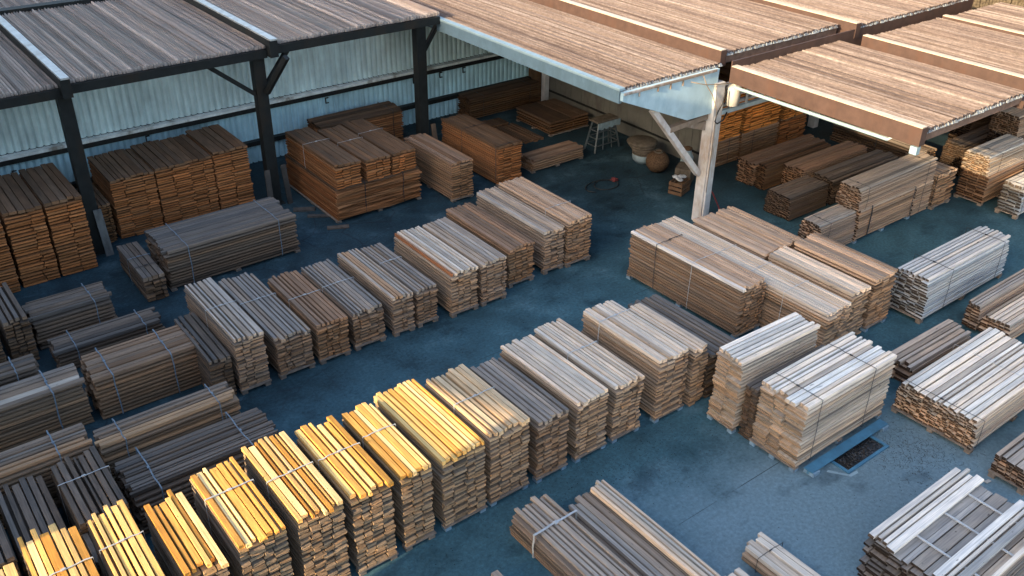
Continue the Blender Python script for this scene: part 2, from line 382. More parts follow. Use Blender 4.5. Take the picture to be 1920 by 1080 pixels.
for x, z in ((3.6, 1.45), (5.4, 1.5), (7.3, 1.62), (13.2, 1.6), (16.6, 1.62), (17.7, 1.62), (18.7, 1.62)):
    bk = MB().box(x, WY - 0.07, z, x + 0.12, WY - 0.03, z + 0.03)
    bk.box(x, WY - 0.07, z - 0.17, x + 0.12, WY - 0.03, z - 0.14); bk.box(x, WY - 0.07, z - 0.14, x + 0.03, WY - 0.03, z)
    bk.build('wall_bracket', M['dark_steel'], shed)

# ------------------------------------------------------------------ canopy roof on the right
can = empty('slatted_canopy', (0, 0, 0))
tag(can, 'big sunlit canopy roof of tan slatted panels with brown and pale blue edges', 'canopy')
def roof_field(x0, x1, y0, y1, z, beam=True, trim=True):
    slat_panel(x0, x1, y0, y1, z, 0.074, 0.02, 0.036, spread=0.13).build('roof_panel', M['roof_tan'], can, attr=True)
    if beam:
        bm = MB().box(x0 - 0.24, y0 - 0.06, z - 0.34, x0 - 0.012, y1, z + 0.075).build('beam', M['brown_paint'], can)
        MB().box(x0 - 0.225, y0 - 0.04, z + 0.079, x0 - 0.03, y1, z + 0.10).build('beam_cap', M['cream_cap'], bm)
    MB().box(x0 - 0.01, y0 + 0.02, z - 0.30, x1, y0 + 0.10, z - 0.105).build('front_fascia', M['brown_board'], can)
    if trim:
        t = MB(); x = x0
        while x < x1 - 0.05:
            w = rnd.uniform(0.06, 0.13); h = rnd.uniform(0.03, 0.055)
            dx = rnd.uniform(-0.02, 0.02); ya = y0 - rnd.uniform(0.03, 0.06)
            t.quadbox([(x, ya, z - 0.09), (x + w, ya + dx, z - 0.09), (x + w, y0 + 0.015, z - 0.09), (x, y0 + 0.015, z - 0.09),
                       (x + 0.02, ya + 0.02, z - 0.09 + h), (x + w - 0.02, ya + 0.02, z - 0.09 + h * 0.8), (x + w, y0 + 0.015, z - 0.06 + h), (x, y0 + 0.015, z - 0.06 + h)])
            x += w + rnd.uniform(0.0, 0.03)
        t.build('edge_trim', M['edge_tile'], can)
roof_field(15.72, 19.2, 15.88, 36, 4.58, beam=False)
roof_field(19.45, 24.35, 15.95, 36, 4.80)
roof_field(24.75, 30.6, 15.5, 36, 4.80)
roof_field(19.36, 23.75, 9.98, 15.42, 4.52)
roof_field(24.62, 28.35, 9.7, 15.1, 4.56)
roof_field(28.62, 31.9, 9.6, 15.0, 4.56)
MB().box(23.7, 9.9, 4.1, 24.0, 15.4, 4.3).build('valley_beam', M['brown_paint'], can)
MB().box(19.2, 15.46, 4.15, 31.0, 15.5, 4.72).build('step_board', M['brown_paint'], can)
# pale blue side and front fascia
MB().box(15.56, 15.86, 4.20, 15.66, 36, 4.52).build('side_fascia', M['blue_dull'], can)
MB().box(15.54, 15.84, 4.524, 15.72, 36, 4.585).build('side_gutter', M['blue_dull2'], can)
MB().prism([(15.58, 4.50), (15.58, 4.28), (16.8, 3.78), (17.99, 3.28), (18.98, 3.28), (19.05, 4.48)], 15.74, 15.84).build('front_fascia', M['blue_paint'], can)
MB().box(15.6, 15.69, 4.44, 18.9, 15.735, 4.50).build('conduit', M['brace_wood'], can)
for x in (16.1, 16.75, 17.2, 17.65):
    MB().box(x, 15.70, 4.27 + 0.05 * rnd.random(), x + 0.025, 15.737, 4.438).build('hanger', M['brace_wood'], can)
# post with brace and bracket
post = MB().box(18.93, 15.66, 0, 19.27, 15.98, 4.1).build('post', M['post_paint'], can)
MB().box(18.97, 15.60, 0, 19.08, 15.655, 3.2).build('corner_trim', M['post_paint'], post)
MB().bar((16.85, 15.92, 3.75), (18.9, 15.92, 1.45), 0.15, 0.17, (0, 1, 0)).build('brace', M['post_paint'], can)
MB().bar((17.5, 15.9, 3.08), (18.92, 15.9, 3.16), 0.14, 0.16, (0, 1, 0)).build('bracket', M['brace_wood'], can)
MB().prism([(18.0, 3.06), (18.92, 3.02), (18.92, 2.75)], 15.87, 15.93).build('gusset', M['brace_wood'], can)
MB().box(19.28, 15.74, 3.13, 24.6, 15.86, 3.25).build('lintel', M['blue_edge'], can)
MB().box(19.28, 15.9, 3.27, 24.6, 15.98, 3.34).build('lintel', M['post_paint'], can)
for x in (19.75, 20.4):
    MB().bar((x, 15.78, 3.25), (x, 15.78, 4.05), 0.05, 0.05).build('hanger', M['post_paint'], can)
MB().bar((19.3, 15.78, 3.98), (22.5, 15.78, 3.95), 0.05, 0.06).build('rail', M['post_paint'], can)
MB().bar((19.7, 15.80, 3.62), (22.5, 15.80, 3.55), 0.05, 0.09).build('rail', M['post_paint'], can)
gut = MB().tube([(19.24, 15.3, 4.05), (19.24, 12.5, 4.06), (19.24, 10.75, 4.07)], 0.045, 8).build('gutter_pipe', M['blue_dull2'], can)
MB().tube([(19.24, 10.75, 4.07), (19.22, 10.6, 4.2), (19.24, 10.55, 4.3)], 0.03, 6).build('pipe_end', M['blue_edge'], gut)
MB().box(19.1, 9.93, 3.98, 19.24, 10.1, 4.16).build('gutter_stop', M['blue_dull2'], can)
for x, y in ((24.4, 20.5), (28.0, 18.6), (24.4, 26), (28.3, 26)):
    MB().box(x - 0.13, y - 0.13, 0, x + 0.13, y + 0.13, 4.3).build('post', M['post_paint'], can)
# side wall and back wall below the canopy
sw = MB()
y = 18.35
while y < 27.1:
    sw.box(22.0 - 0.012 * rnd.random(), y, 0.42, 22.08, min(y + 0.29, 27.15), 4.15); y += 0.30
sw.build('side_wall', M['grey_wall'], can)
MB().box(21.96, 18.35, 0, 22.1, 27.15, 0.40).build('plinth', M['grey_wall'], can)
MB().box(21.94, 18.35, 0.404, 21.985, 27.1, 0.46).build('skirting', M['dark_steel'], can)
MB().box(21.72, 26.6, 0, 21.93, 27.12, 4.1).build('corner_boards', M['brown_wall'], can)
MB().box(21.7, 26.1, 0, 21.9, 26.3, 4.1).build('corner_post', M['post_paint'], can)
bwl = MB(); x = 22.15
while x < 34:
    bwl.box(x, 22.0 - 0.012 * rnd.random(), 0, x + 0.29, 22.08, 4.2); x += 0.30
bwl.build('back_wall', M['grey_wall'], can)
dr = MB().box(27.6, 21.9, 0, 28.7, 21.97, 2.1).build('door', M['dark_steel'], can)
MB().box(27.8, 21.86, 1.2, 28.5, 21.896, 1.9).build('window', M['pale_steel'], dr)

# canister and cables hanging on the post
cn = MB().lathe([(0.10, -0.30), (0.19, -0.27), (0.2, 0.22), (0.16, 0.27), (0.05, 0.29), (0.05, 0.36)], (19.62, 15.64, 3.68), 18).build('transformer', M['white_can'], smooth=True)
tag(cn, 'small white transformer canister hung beside the canopy post head', 'transformer')
cb = MB().tube([(19.25, 15.60, 3.9), (19.15, 15.58, 3.55), (18.98, 15.56, 3.35), (18.9, 15.55, 3.1), (19.0, 15.55, 3.02), (19.3, 15.6, 3.05), (19.5, 15.68, 3.2)], 0.02, 6)
tag(cb.build('cable', M['rubber'], smooth=True), 'black cable looped round the pale canopy post under the blue fascia', 'cable')
cb = MB().tube([(18.35, 15.66, 4.44), (18.5, 15.64, 4.15), (18.75, 15.62, 3.85), (18.95, 15.58, 3.4), (18.95, 15.57, 2.2), (18.93, 15.57, 1.0)], 0.012, 6)
tag(cb.build('cable', M['tan_cable'], smooth=True), 'thin tan cable running from the blue fascia down the pale post', 'cable')
cb = MB().tube([(17.9, 15.66, 4.36), (18.4, 15.63, 4.2), (18.9, 15.6, 4.12), (19.35, 15.62, 4.06), (19.8, 15.7, 4.1)], 0.012, 6)
tag(cb.build('cable', M['tan_cable'], smooth=True), 'loose tan wire sagging across the top of the blue fascia panel', 'cable')

# cane screen beyond the canopy
fen = empty('cane_screen', (33.2, 15, 0)); tag(fen, 'tall dry cane screen standing beyond the canopy roof', 'screen')
cs = MB(); y = -8.0
while y < 12:
    w = rnd.uniform(0.05, 0.12); cs.box(rnd.uniform(-0.04, 0.02), y, 0, 0.06, y + w, 8.6 + rnd.uniform(-0.3, 0.3)); y += w + rnd.uniform(0.0, 0.02)
cs.build('cane_lattice', M['reed'], fen)
for z in (1.0, 4.5, 7.4): MB().box(-0.09, -8, z, -0.045, 12, z + 0.07).build('rail', M['brown_wall'], fen)
for y in (-7, -2, 3, 8): MB().box(0.07, y, 0, 0.2, y + 0.13, 8.3).build('post', M['brown_wall'], fen)

# unseen walls added to shade the yard, gapped to sun the front row
nb = empty('added_shade_walls', (0, 0, 0)); tag(nb, 'unseen tall walls added to shade the yard, with a gap for sun', 'shade blocker')
HB = 11.86
MB().box(-7, -3.5, 0, -6, 8.70, HB).build('wall', M['concrete'], nb)
MB().box(-7, 11.20, 0, -6, 46, HB).build('wall', M['concrete'], nb)
br = MB()
br.quadbox([(-7, 8.70, 6.70), (-6, 8.70, 6.36), (-6, 11.20, 6.00), (-7, 11.20, 6.34), (-7, 8.70, HB), (-6, 8.70, HB), (-6, 11.20, HB), (-7, 11.20, HB)])
br.build('sun_gap_lintel', M['concrete'], nb)

# ------------------------------------------------------------------ boards, bundles, pallets
def board_mesh(i, endm):
    r = random.Random(100 + i); b = MB(); segs = 5
    cx, cz = 0.04, 0.16
    prof = [(-.5 + cx, 0), (.5 - cx, 0), (.5, cz), (.5, 1 - cz), (.5 - cx, 1), (-.5 + cx, 1), (-.5, 1 - cz), (-.5, cz)]
    prof = [(x + r.uniform(-.012, .012), z + r.uniform(-.05, .05)) for x, z in prof]
    bow = r.uniform(-.03, .03); lift = r.uniform(-.2, .2)
    for k in range(segs + 1):
        t = k / segs; sag = lift * (4 * (t - .5) ** 2 - .5); bx = bow * (4 * (t - .5) ** 2 - .5)
        for x, z in prof:
            y = t
            if k == 0: y += r.uniform(-.004, .004)
            if k == segs: y += r.uniform(-.004, .004)
            b.v.append((x + bx + r.uniform(-.01, .01), y, z + sag * .5 + r.uniform(-.02, .02)))
    for k in range(segs):
        for q in range(8):
            A = k * 8; b.f.append((A + q, A + (q + 1) % 8, A + 8 + (q + 1) % 8, A + 8 + q)); b.mi.append(0); b.fa.append(0)
    b.f.append(tuple(reversed(range(8)))); b.mi.append(1); b.fa.append(0)
    b.f.append(tuple(segs * 8 + q for q in range(8))); b.mi.append(1); b.fa.append(0)
    # flip so normals face outwards
    b.f = [tuple(reversed(f)) for f in b.f]
    return b.mesh('board', [WOOD, endm])
BOARDS = [board_mesh(i, END) for i in range(28)]; BOARDS_D = [board_mesh(i, END_DARK) for i in range(28)]; BOARDS_M = [board_mesh(i, END_MID) for i in range(28)]
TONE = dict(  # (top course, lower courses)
    sunny=((.70, .43, .155), (.36, .275, .20)),  # this tone and the next carry the low sun's yellow in their colour
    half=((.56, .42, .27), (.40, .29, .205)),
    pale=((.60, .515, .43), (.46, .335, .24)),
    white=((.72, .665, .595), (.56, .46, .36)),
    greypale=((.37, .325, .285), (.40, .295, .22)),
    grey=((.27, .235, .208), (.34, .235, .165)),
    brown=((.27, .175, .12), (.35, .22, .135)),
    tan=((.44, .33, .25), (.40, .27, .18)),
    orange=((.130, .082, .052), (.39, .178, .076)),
    bright=((.25, .14, .07), (.74, .32, .095)),  # orange raised to stand in for light glowing under the canopy
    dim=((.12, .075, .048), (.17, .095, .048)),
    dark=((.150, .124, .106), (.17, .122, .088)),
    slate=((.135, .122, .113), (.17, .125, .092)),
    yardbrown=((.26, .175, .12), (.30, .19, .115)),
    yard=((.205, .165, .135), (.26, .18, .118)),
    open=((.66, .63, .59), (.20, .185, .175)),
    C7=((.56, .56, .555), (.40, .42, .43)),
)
def jit(c, k=.20, warm=.08):
    f = rnd.uniform(1 - k, 1 + k); w = rnd.uniform(-warm, warm)
    r_ = rnd.random()
    if r_ < .08: f *= .68
    elif r_ > .93: f *= 1.18; w += .06
    return (min(1, c[0] * f * (1 + w)), min(1, c[1] * f), min(1, c[2] * f * (1 - w)), 1)
def strap_loop(W, H, y, w, t, matk, parent, slack=0.0):
    """a band round the bundle: closed loop in local xz, at local y"""
    b = MB(); o = .016
    pts = []
    n = 8
    for i in range(n + 1): pts.append((-W / 2 - o + (W + 2 * o) * i / n, H + o + rnd.uniform(-.003, .006)))
    for i in range(1, 5): pts.append((W / 2 + o + rnd.uniform(-.004, .008), H + o - (H + o) * i / 4))
    for i in range(1, 3): pts.append((W / 2 + o - (W + 2 * o) * i / 2, 0))
    for i in range(1, 4): pts.append((-W / 2 - o + rnd.uniform(-.008, .004), (H + o) * i / 4))
    k = len(pts); cx, cz = 0, H / 2
    dy = [rnd.uniform(-.012, .012) for _ in range(k)]
    for (x, z), e in zip(pts, dy):
        L = math.hypot(x - cx, z - cz); ux, uz = (x - cx) / L, (z - cz) / L
        for s_, q in ((0, -w / 2), (t, -w / 2), (t, w / 2), (0, w / 2)):
            b.v.append((x + ux * s_, y + e + q, z + uz * s_))
    for j in range(k):
        A = j * 4; B = ((j + 1) % k) * 4
        for q in range(4): b.f.append((A + q, B + q, B + (q + 1) % 4, A + (q + 1) % 4)); b.mi.append(0); b.fa.append(0)
    b.box(-.03, y - w * .9, H + o - .002, .035, y + w * .9, H + o + t + .012)
    return b.build('strap', M[matk], parent)
def bundle(axis, x0, x1, y0, y1, zb, zt, tone, label, group, n_top=None, t=.083, pw=.20, rag=.045, toprag=.05,
           straps=(), pal=None, rnd_top=0.0, sheet=False, rot=0.0, skip_top=None, dark_end=None, cat='lumber stack', name='lumber_bundle'):
    W, L = (x1 - x0, y1 - y0) if axis == 'y' else (y1 - y0, x1 - x0)
    rz = (0.0 if axis == 'y' else -math.pi / 2) + math.radians(rot + rnd.uniform(-.5, .5))
    root = empty(name, ((x0 + x1) / 2, (y0 + y1) / 2, zb), rz)
    tag(root, label, cat, group)
    H = zt - zb; n = max(1, round(H / t)); th = H / n
    top, low = TONE[tone]; items = []
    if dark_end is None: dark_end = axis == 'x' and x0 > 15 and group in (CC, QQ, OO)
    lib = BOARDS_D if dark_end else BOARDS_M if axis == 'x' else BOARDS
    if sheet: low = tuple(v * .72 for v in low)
    elif not dark_end: low = tuple(v * (.60 if axis == 'y' else .84) for v in low)  # boards darkened so the shade in the gaps sits in their colour
    nb_ = max(2, round(W / (pw or .2))); cols = [rnd.choice((.55, .8, 1.0, 1.0, 1.3)) for _ in range(nb_)]
    for k in range(n):                                   # k = 0 is the top course
        z = H - (k + 1) * th; is_top = k == 0
        u = 1 - (k + .5) / n
        inset = rnd_top * W / 2 * (max(0, u - .35) / .65) ** 3 if rnd_top else 0
        wk = W - 2 * inset
        if sheet: ws = [wk]
        elif is_top or n_top and pw is None:
            nt_ = n_top or max(3, round(wk / .125)); ws = [rnd.uniform(.75, 1.25) for _ in range(nt_)]
        else: ws = [w * rnd.uniform(.86, 1.14) for w in cols]
        s_ = sum(ws); ws = [w * wk / s_ for w in ws]
        x = -wk / 2 + (rnd.uniform(-.014, .014) if not is_top else 0)
        for j, w in enumerate(ws):
            gap = (rnd.choice((.016, .022, .032, .050)) if is_top and group != WL else rnd.uniform(.006, .024)) if not sheet else .004
            edge = 0 if j == 0 else (2 if j == len(ws) - 1 else 1)
            if is_top and skip_top and skip_top(j / max(1, len(ws) - 1)): x += w; continue
            items.append((k, edge, x + w / 2, w - gap, z, th, is_top)); x += w
    def put(it):
        k, edge, xc, w, z, th, is_top = it
        rg = toprag if is_top else rag
        ya = -L / 2 + rnd.uniform(-rg, rg * .7); yb = L / 2 + rnd.uniform(-rg * .7, rg)
        hgt = th * (rnd.uniform(.84, .97) if sheet or is_top else (rnd.uniform(.48, .68) if axis == 'y' else rnd.uniform(.46, .66)))
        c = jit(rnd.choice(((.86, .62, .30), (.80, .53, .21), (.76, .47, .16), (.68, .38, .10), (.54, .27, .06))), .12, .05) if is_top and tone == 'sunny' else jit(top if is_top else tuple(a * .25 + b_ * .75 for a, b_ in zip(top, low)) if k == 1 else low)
        if is_top and not sheet and rnd.random() < .22: z += rnd.uniform(.006, .024)
        return (xc, ya, z), (w, yb - ya, hgt), (rnd.gauss(0, .0006), rnd.gauss(0, .014 if not sheet else .001), rnd.gauss(0, .0015)), c
    vis = 1 if axis == 'x' else -1                       # the long side turned to the camera
    def prio(it): return (0 if it[6] else 1 if it[1] == (2 if vis > 0 else 0) else 2, it[0])
    items.sort(key=prio)
    for it in items[:100]:
        loc, sc, ro, c = put(it)
        o = bpy.data.objects.new('board' if not sheet else 'sheet', rnd.choice(lib)); COL.objects.link(o)
        o.parent = root; o.location = loc; o.scale = sc; o.rotation_euler = ro; o.color = c
    if len(items) > 100:
        b = MB()
        for it in items[100:]:
            (x, ya, z), (w, l_, h), ro, c = put(it)
            src = rnd.choice(lib); i = len(b.v)
            b.v += [(x + v.co.x * w, ya + v.co.y * l_, z + v.co.z * h) for v in src.vertices]
            for p in src.polygons: b.f.append(tuple(i + q for q in p.vertices)); b.mi.append(p.material_index); b.fa.append(0)
        o = b.build('packed_timber', [WOOD, END_DARK if dark_end else END], root); o.color = jit(low, .05); o['kind'] = 'stuff'
    for fr, kcol, w in straps:
        strap_loop(W, H, -L / 2 + L * fr, w, .005, kcol, root)
    if pal:
        short = label
        p = empty('pallet', ((x0 + x1) / 2, (y0 + y1) / 2, 0), rz); tag(p, 'pallet under the ' + short, 'pallet', 'pallets under the stacks')
        mt = M[pal]; hz = zb - .006
        nsk = 2 if W < 1.0 else 3
        for q in range(nsk):
            xq = -W / 2 + .07 + (W - .14) * q / (nsk - 1)
            for yy in (-L / 2 - .03, -.06, L / 2 - .10): MB().box(xq - .06, yy, 0, xq + .06, yy + .14, hz - .028).build('foot_block', mt, p)
        for yy in (-L / 2 - .045, -.06, L / 2 - .11):
            MB().box(-W / 2 - .01, yy, hz - .026, W / 2 + .01, yy + .12, hz).build('deck_board', mt if pal != 'skid_blue' else M['skid_wood'], p)
    return root
WS, BS, KS = 'strap_white', 'strap_blue', 'strap_black'
FR = 'tall stacks of the front row'; RR = 'stacks of the middle row'; WL = 'stacks along the corrugated wall'
LL = 'dark bundles at the yard edge'; CC = 'stacks beside the aisle end'; QQ = 'bundles near the canopy'; PP = 'stacks under the canopy'; OO = 'loose bundles on the open asphalt'
B = bundle
# ---- front row, sunlit end first
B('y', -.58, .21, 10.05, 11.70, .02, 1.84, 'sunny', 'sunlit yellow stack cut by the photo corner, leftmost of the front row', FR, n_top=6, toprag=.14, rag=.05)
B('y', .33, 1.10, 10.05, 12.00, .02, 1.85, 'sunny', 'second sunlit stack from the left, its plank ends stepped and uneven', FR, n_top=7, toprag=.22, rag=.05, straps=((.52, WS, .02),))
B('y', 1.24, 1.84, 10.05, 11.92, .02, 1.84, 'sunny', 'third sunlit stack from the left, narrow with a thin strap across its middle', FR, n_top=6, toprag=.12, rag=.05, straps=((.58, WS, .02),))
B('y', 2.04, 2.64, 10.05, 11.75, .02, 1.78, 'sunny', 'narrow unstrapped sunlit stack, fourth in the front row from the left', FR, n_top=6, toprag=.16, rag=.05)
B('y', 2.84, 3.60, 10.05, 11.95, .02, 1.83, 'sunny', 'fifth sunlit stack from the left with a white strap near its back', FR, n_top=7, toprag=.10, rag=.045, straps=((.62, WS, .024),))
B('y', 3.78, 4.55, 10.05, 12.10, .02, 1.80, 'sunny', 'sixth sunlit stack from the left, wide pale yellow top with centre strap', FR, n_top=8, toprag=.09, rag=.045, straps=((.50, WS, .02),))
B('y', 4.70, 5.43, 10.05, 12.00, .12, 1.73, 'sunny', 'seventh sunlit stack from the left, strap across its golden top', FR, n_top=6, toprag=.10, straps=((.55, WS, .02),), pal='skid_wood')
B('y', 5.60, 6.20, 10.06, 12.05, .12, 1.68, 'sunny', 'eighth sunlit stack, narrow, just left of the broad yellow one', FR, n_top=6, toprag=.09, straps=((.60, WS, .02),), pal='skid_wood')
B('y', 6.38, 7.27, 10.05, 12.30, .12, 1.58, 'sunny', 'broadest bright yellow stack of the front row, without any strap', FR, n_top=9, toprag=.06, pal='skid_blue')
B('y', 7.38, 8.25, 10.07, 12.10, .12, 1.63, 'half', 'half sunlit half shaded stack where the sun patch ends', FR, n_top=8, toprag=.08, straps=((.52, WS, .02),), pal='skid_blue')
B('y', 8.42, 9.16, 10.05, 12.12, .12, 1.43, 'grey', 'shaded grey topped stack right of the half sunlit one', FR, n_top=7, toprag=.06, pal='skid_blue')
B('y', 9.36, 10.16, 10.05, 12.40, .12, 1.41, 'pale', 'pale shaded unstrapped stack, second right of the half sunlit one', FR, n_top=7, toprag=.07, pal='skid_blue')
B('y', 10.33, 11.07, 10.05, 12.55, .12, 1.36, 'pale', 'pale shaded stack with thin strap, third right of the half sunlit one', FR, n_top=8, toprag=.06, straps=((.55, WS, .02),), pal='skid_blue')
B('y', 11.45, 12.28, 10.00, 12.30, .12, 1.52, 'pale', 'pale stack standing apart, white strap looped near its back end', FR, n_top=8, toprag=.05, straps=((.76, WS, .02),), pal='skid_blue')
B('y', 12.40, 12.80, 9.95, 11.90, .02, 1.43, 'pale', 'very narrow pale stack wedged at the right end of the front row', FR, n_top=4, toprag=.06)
B('y', 12.86, 13.75, 9.95, 12.35, .02, 1.12, 'slate', 'low slate grey stack below the tall rusty brown one', FR, n_top=7, toprag=.08, t=.075)
# ---- middle row
B('y', 4.62, 5.10, 15.90, 17.90, .02, 1.02, 'slate', 'low dark stack at the left end of the middle row', RR, n_top=4)
B('y', 5.16, 5.82, 15.83, 18.55, .12, 1.36, 'greypale', 'tallest stack near the middle row left end, with white strap', RR, n_top=6, straps=((.52, WS, .016),), pal='skid_wood')
B('y', 6.04, 6.86, 15.85, 18.84, .12, 1.02, 'grey', 'weathered blue grey stack with a white strap, left of the brown one', RR, n_top=8, toprag=.09, straps=((.58, WS, .016),), pal='skid_wood')
B('y', 7.00, 7.74, 15.83, 18.34, .12, 1.01, 'brown', 'brown topped stack with white strap between two grey ones', RR, n_top=7, straps=((.52, WS, .016),), pal='skid_wood')
B('y', 7.88, 8.66, 15.84, 18.38, .12, .98, 'grey', 'streaky grey stack with strap just right of the strapped brown one', RR, n_top=8, straps=((.55, WS, .016),), pal='skid_wood')
B('y', 8.87, 9.43, 15.81, 18.40, .12, 1.04, 'greypale', 'narrow tan streaked stack paired with a darker grey one', RR, n_top=6, pal='skid_wood')
B('y', 9.50, 10.07, 15.82, 18.37, .12, 1.00, 'grey', 'narrow plain grey stack with a faint strap beside the tan streaked one', RR, n_top=6, straps=((.62, WS, .016),), pal='skid_wood')
B('y', 10.39, 11.16, 15.70, 18.25, .12, 1.20, 'pale', 'pale grey stack with one rusty edge board in the middle row', RR, n_top=8, pal='skid_wood')
B('y', 11.26, 12.00, 15.70, 18.27, .12, 1.18, 'greypale', 'pale grey stack left of the unstrapped brown one in the middle row', RR, n_top=7, pal='skid_wood')
B('y', 12.32, 13.12, 16.00, 18.77, .12, 1.11, 'brown', 'unstrapped reddish brown stack, third from the middle row right end', RR, n_top=7, pal='skid_wood')
B('y', 13.46, 14.12, 16.02, 19.00, .12, 1.22, 'greypale', 'grey brown stack touching the last stack of the middle row', RR, n_top=6, pal='skid_wood')
B('y', 14.17, 14.98, 15.95, 18.90, .12, 1.34, 'tan', 'last and tallest stack at the right end of the middle row', RR, n_top=8, straps=((.30, WS, .012),), pal='skid_wood')
# ---- by the corrugated wall
B('x', 5.52, 8.95, 20.80, 22.30, .08, 1.09, 'slate', 'long wide dark bundle with two pale straps in front of the wall', WL, n_top=13, t=.075, pw=.3, straps=((.16, BS, .02), (.86, BS, .02)), pal='skid_wood', toprag=.08)
B('y', 4.84, 5.36, 20.60, 22.60, .03, .71, 'dark', 'small squat bundle of thick grey beams beside the long dark bundle', WL, n_top=4, t=.12, pw=.17, straps=((.28, KS, .02), (.55, BS, .02)))
B('y', 2.62, 3.50, 23.12, 25.60, .02, 2.04, 'orange', 'tall orange ended stack left of the first steel post, left half', WL, n_top=5, t=.085, pw=.42)
B('y', 3.54, 4.42, 23.12, 25.60, .02, 2.06, 'orange', 'tall orange ended stack touching the first steel post', WL, n_top=5, t=.085, pw=.42)
B('y', 1.05, 2.54, 23.00, 25.40, .02, 1.98, 'orange', 'tall orange ended stack against the wall, cut off by the photo edge', WL, n_top=8, t=.075, pw=.45)
B('y', 5.40, 6.58, 24.30, 26.30, .02, 1.74, 'orange', 'wide orange ended wall stack nearest the first steel post on its right', WL, n_top=8, t=.07, pw=.45)
B('y', 6.60, 8.20, 24.30, 26.30, .02, 1.78, 'orange', 'widest orange ended wall stack, middle one between two steel posts', WL, n_top=9, t=.07, pw=.45)
B('y', 8.22, 9.24, 24.25, 26.30, .02, 1.86, 'orange', 'orange ended wall stack nearest the second steel post on its left', WL, n_top=6, t=.07, pw=.42)
B('y', 4.98, 5.30, 24.30, 26.2, .02, 1.15, 'dim', 'low dim stack half hidden behind the first steel post', WL, n_top=3, t=.07, pw=.16)
B('x', 10.62, 13.36, 21.70, 24.90, .08, 1.02, 'orange', 'broad base stack of wide sheets carrying three smaller bundles', WL, t=.05, sheet=True, straps=((.33, KS, .025), (.79, KS, .025)), pal='skid_wood', rag=.02, toprag=.02)
B('y', 10.66, 11.46, 21.72, 24.85, 1.03, 1.74, 'orange', 'left of three bundles lying on the broad sheet stack', WL, n_top=5, t=.078, pw=.26, straps=((.60, WS, .012),))
B('y', 11.62, 12.40, 21.72, 24.60, 1.03, 1.66, 'orange', 'middle of three bundles lying on the broad sheet stack', WL, n_top=5, t=.078, pw=.26, straps=((.55, WS, .012),))
B('y', 12.46, 13.26, 21.72, 24.75, 1.03, 1.66, 'orange', 'right of three bundles lying on the broad sheet stack', WL, n_top=5, t=.078, pw=.26, straps=((.62, WS, .012),))
B('x', 12.3, 15.32, 25.82, 26.80, .02, 1.20, 'orange', 'long stack against the wall behind the three bundle pile', WL, n_top=6, t=.075, pw=.4, straps=((.88, KS, .02),))
B('y', 13.98, 14.75, 20.97, 23.54, .08, 1.22, 'brown', 'dark brown stack between the three bundle pile and the tall twin column', WL, n_top=6, t=.07, pw=.24, pal='skid_wood')
B('y', 15.72, 16.64, 21.05, 24.05, .08, 1.30, 'orange', 'tall orange brown stack right of the third steel post', WL, n_top=6, t=.07, pw=.30, straps=((.62, KS, .015), (.02, KS, .02)), pal='skid_wood')
B('x', 18.36, 21.60, 26.22, 26.98, .02, .80, 'dim', 'long dim stack lying in the far corner below the wall', WL, n_top=4, t=.08, pw=.4, straps=((.18, KS, .015), (.84, KS, .015)))
B('y', 19.68, 21.44, 23.33, 25.22, .06, .52, 'dim', 'low square stack of very wide panels in the shed corner', WL, n_top=4, t=.085, pw=.6, pal='skid_wood', rag=.02, toprag=.02)
B('x', 17.26, 19.32, 21.20, 21.88, .07, .45, 'brown', 'small low strapless stack on the shed floor near the trestle', WL, n_top=5, t=.075, pw=.35, pal='skid_wood', rag=.05)
B('y', 18.56, 19.36, 23.30, 24.95, .005, .085, 'dim', 'single layer of dark boards lying flat on the shed floor', WL, n_top=6, toprag=.06)
B('y', 18.36, 19.20, 25.05, 25.62, .005, .13, 'dim', 'short flat offcut panels on the floor before the far corner stack', WL, n_top=3, t=.06)
# ---- left yard edge
B('y', 1.62, 2.14, 19.70, 21.50, .02, 1.14, 'dark', 'upright ended grey stack at the photo edge beside a strapped bundle', LL, n_top=4, pw=.17)
B('y', .95, 1.50, 19.50, 21.40, .02, 1.02, 'dark', 'darker stack mostly cut off at the photo edge', LL, n_top=4, pw=.17)
B('x', 2.25, 3.94, 20.00, 21.00, .02, .80, 'dark', 'short grey bundle with knotted pale strap below the orange wall stacks', LL, n_top=7, straps=((.78, BS, .02),), toprag=.08, rnd_top=.25)
B('x', 2.38, 4.62, 18.82, 19.60, .02, .52, 'dark', 'slim low grey bundle with two pale straps, behind the big brown one', LL, n_top=5, straps=((.18, BS, .02), (.84, BS, .02)), toprag=.07, rnd_top=.2)
B('x', 2.60, 4.74, 16.66, 17.80, .02, .97, 'yardbrown', 'big brown topped bundle with two pale straps at the yard edge', LL, n_top=8, t=.085, straps=((.17, BS, .024), (.72, BS, .024)), toprag=.06, rnd_top=.12)
B('x', -.2, 1.86, 17.75, 18.42, .02, 1.02, 'dark', 'small grey bundle end with strap, cut by the photo edge', LL, n_top=4, straps=((.80, BS, .02),), toprag=.06, rnd_top=.3)
B('x', -.4, 2.40, 16.70, 17.62, .02, .99, 'yard', 'tall strapped bundle with one pale board, cut by the photo edge', LL, n_top=5, straps=((.80, BS, .026),), toprag=.08, rnd_top=.2)
B('x', -.5, 1.99, 14.62, 15.42, .02, 1.10, 'yard', 'strapped bundle with tan lower edge, cut by photo edge above bare dark planks', LL, n_top=6, straps=((.78, BS, .024),), toprag=.10, rnd_top=.25)
B('x', 2.10, 4.62, 14.46, 15.16, .02, 1.04, 'yard', 'grey bundle with tan edge and two straps behind the sunlit row', LL, n_top=6, straps=((.16, BS, .02), (.86, BS, .02)), toprag=.10, rnd_top=.25)
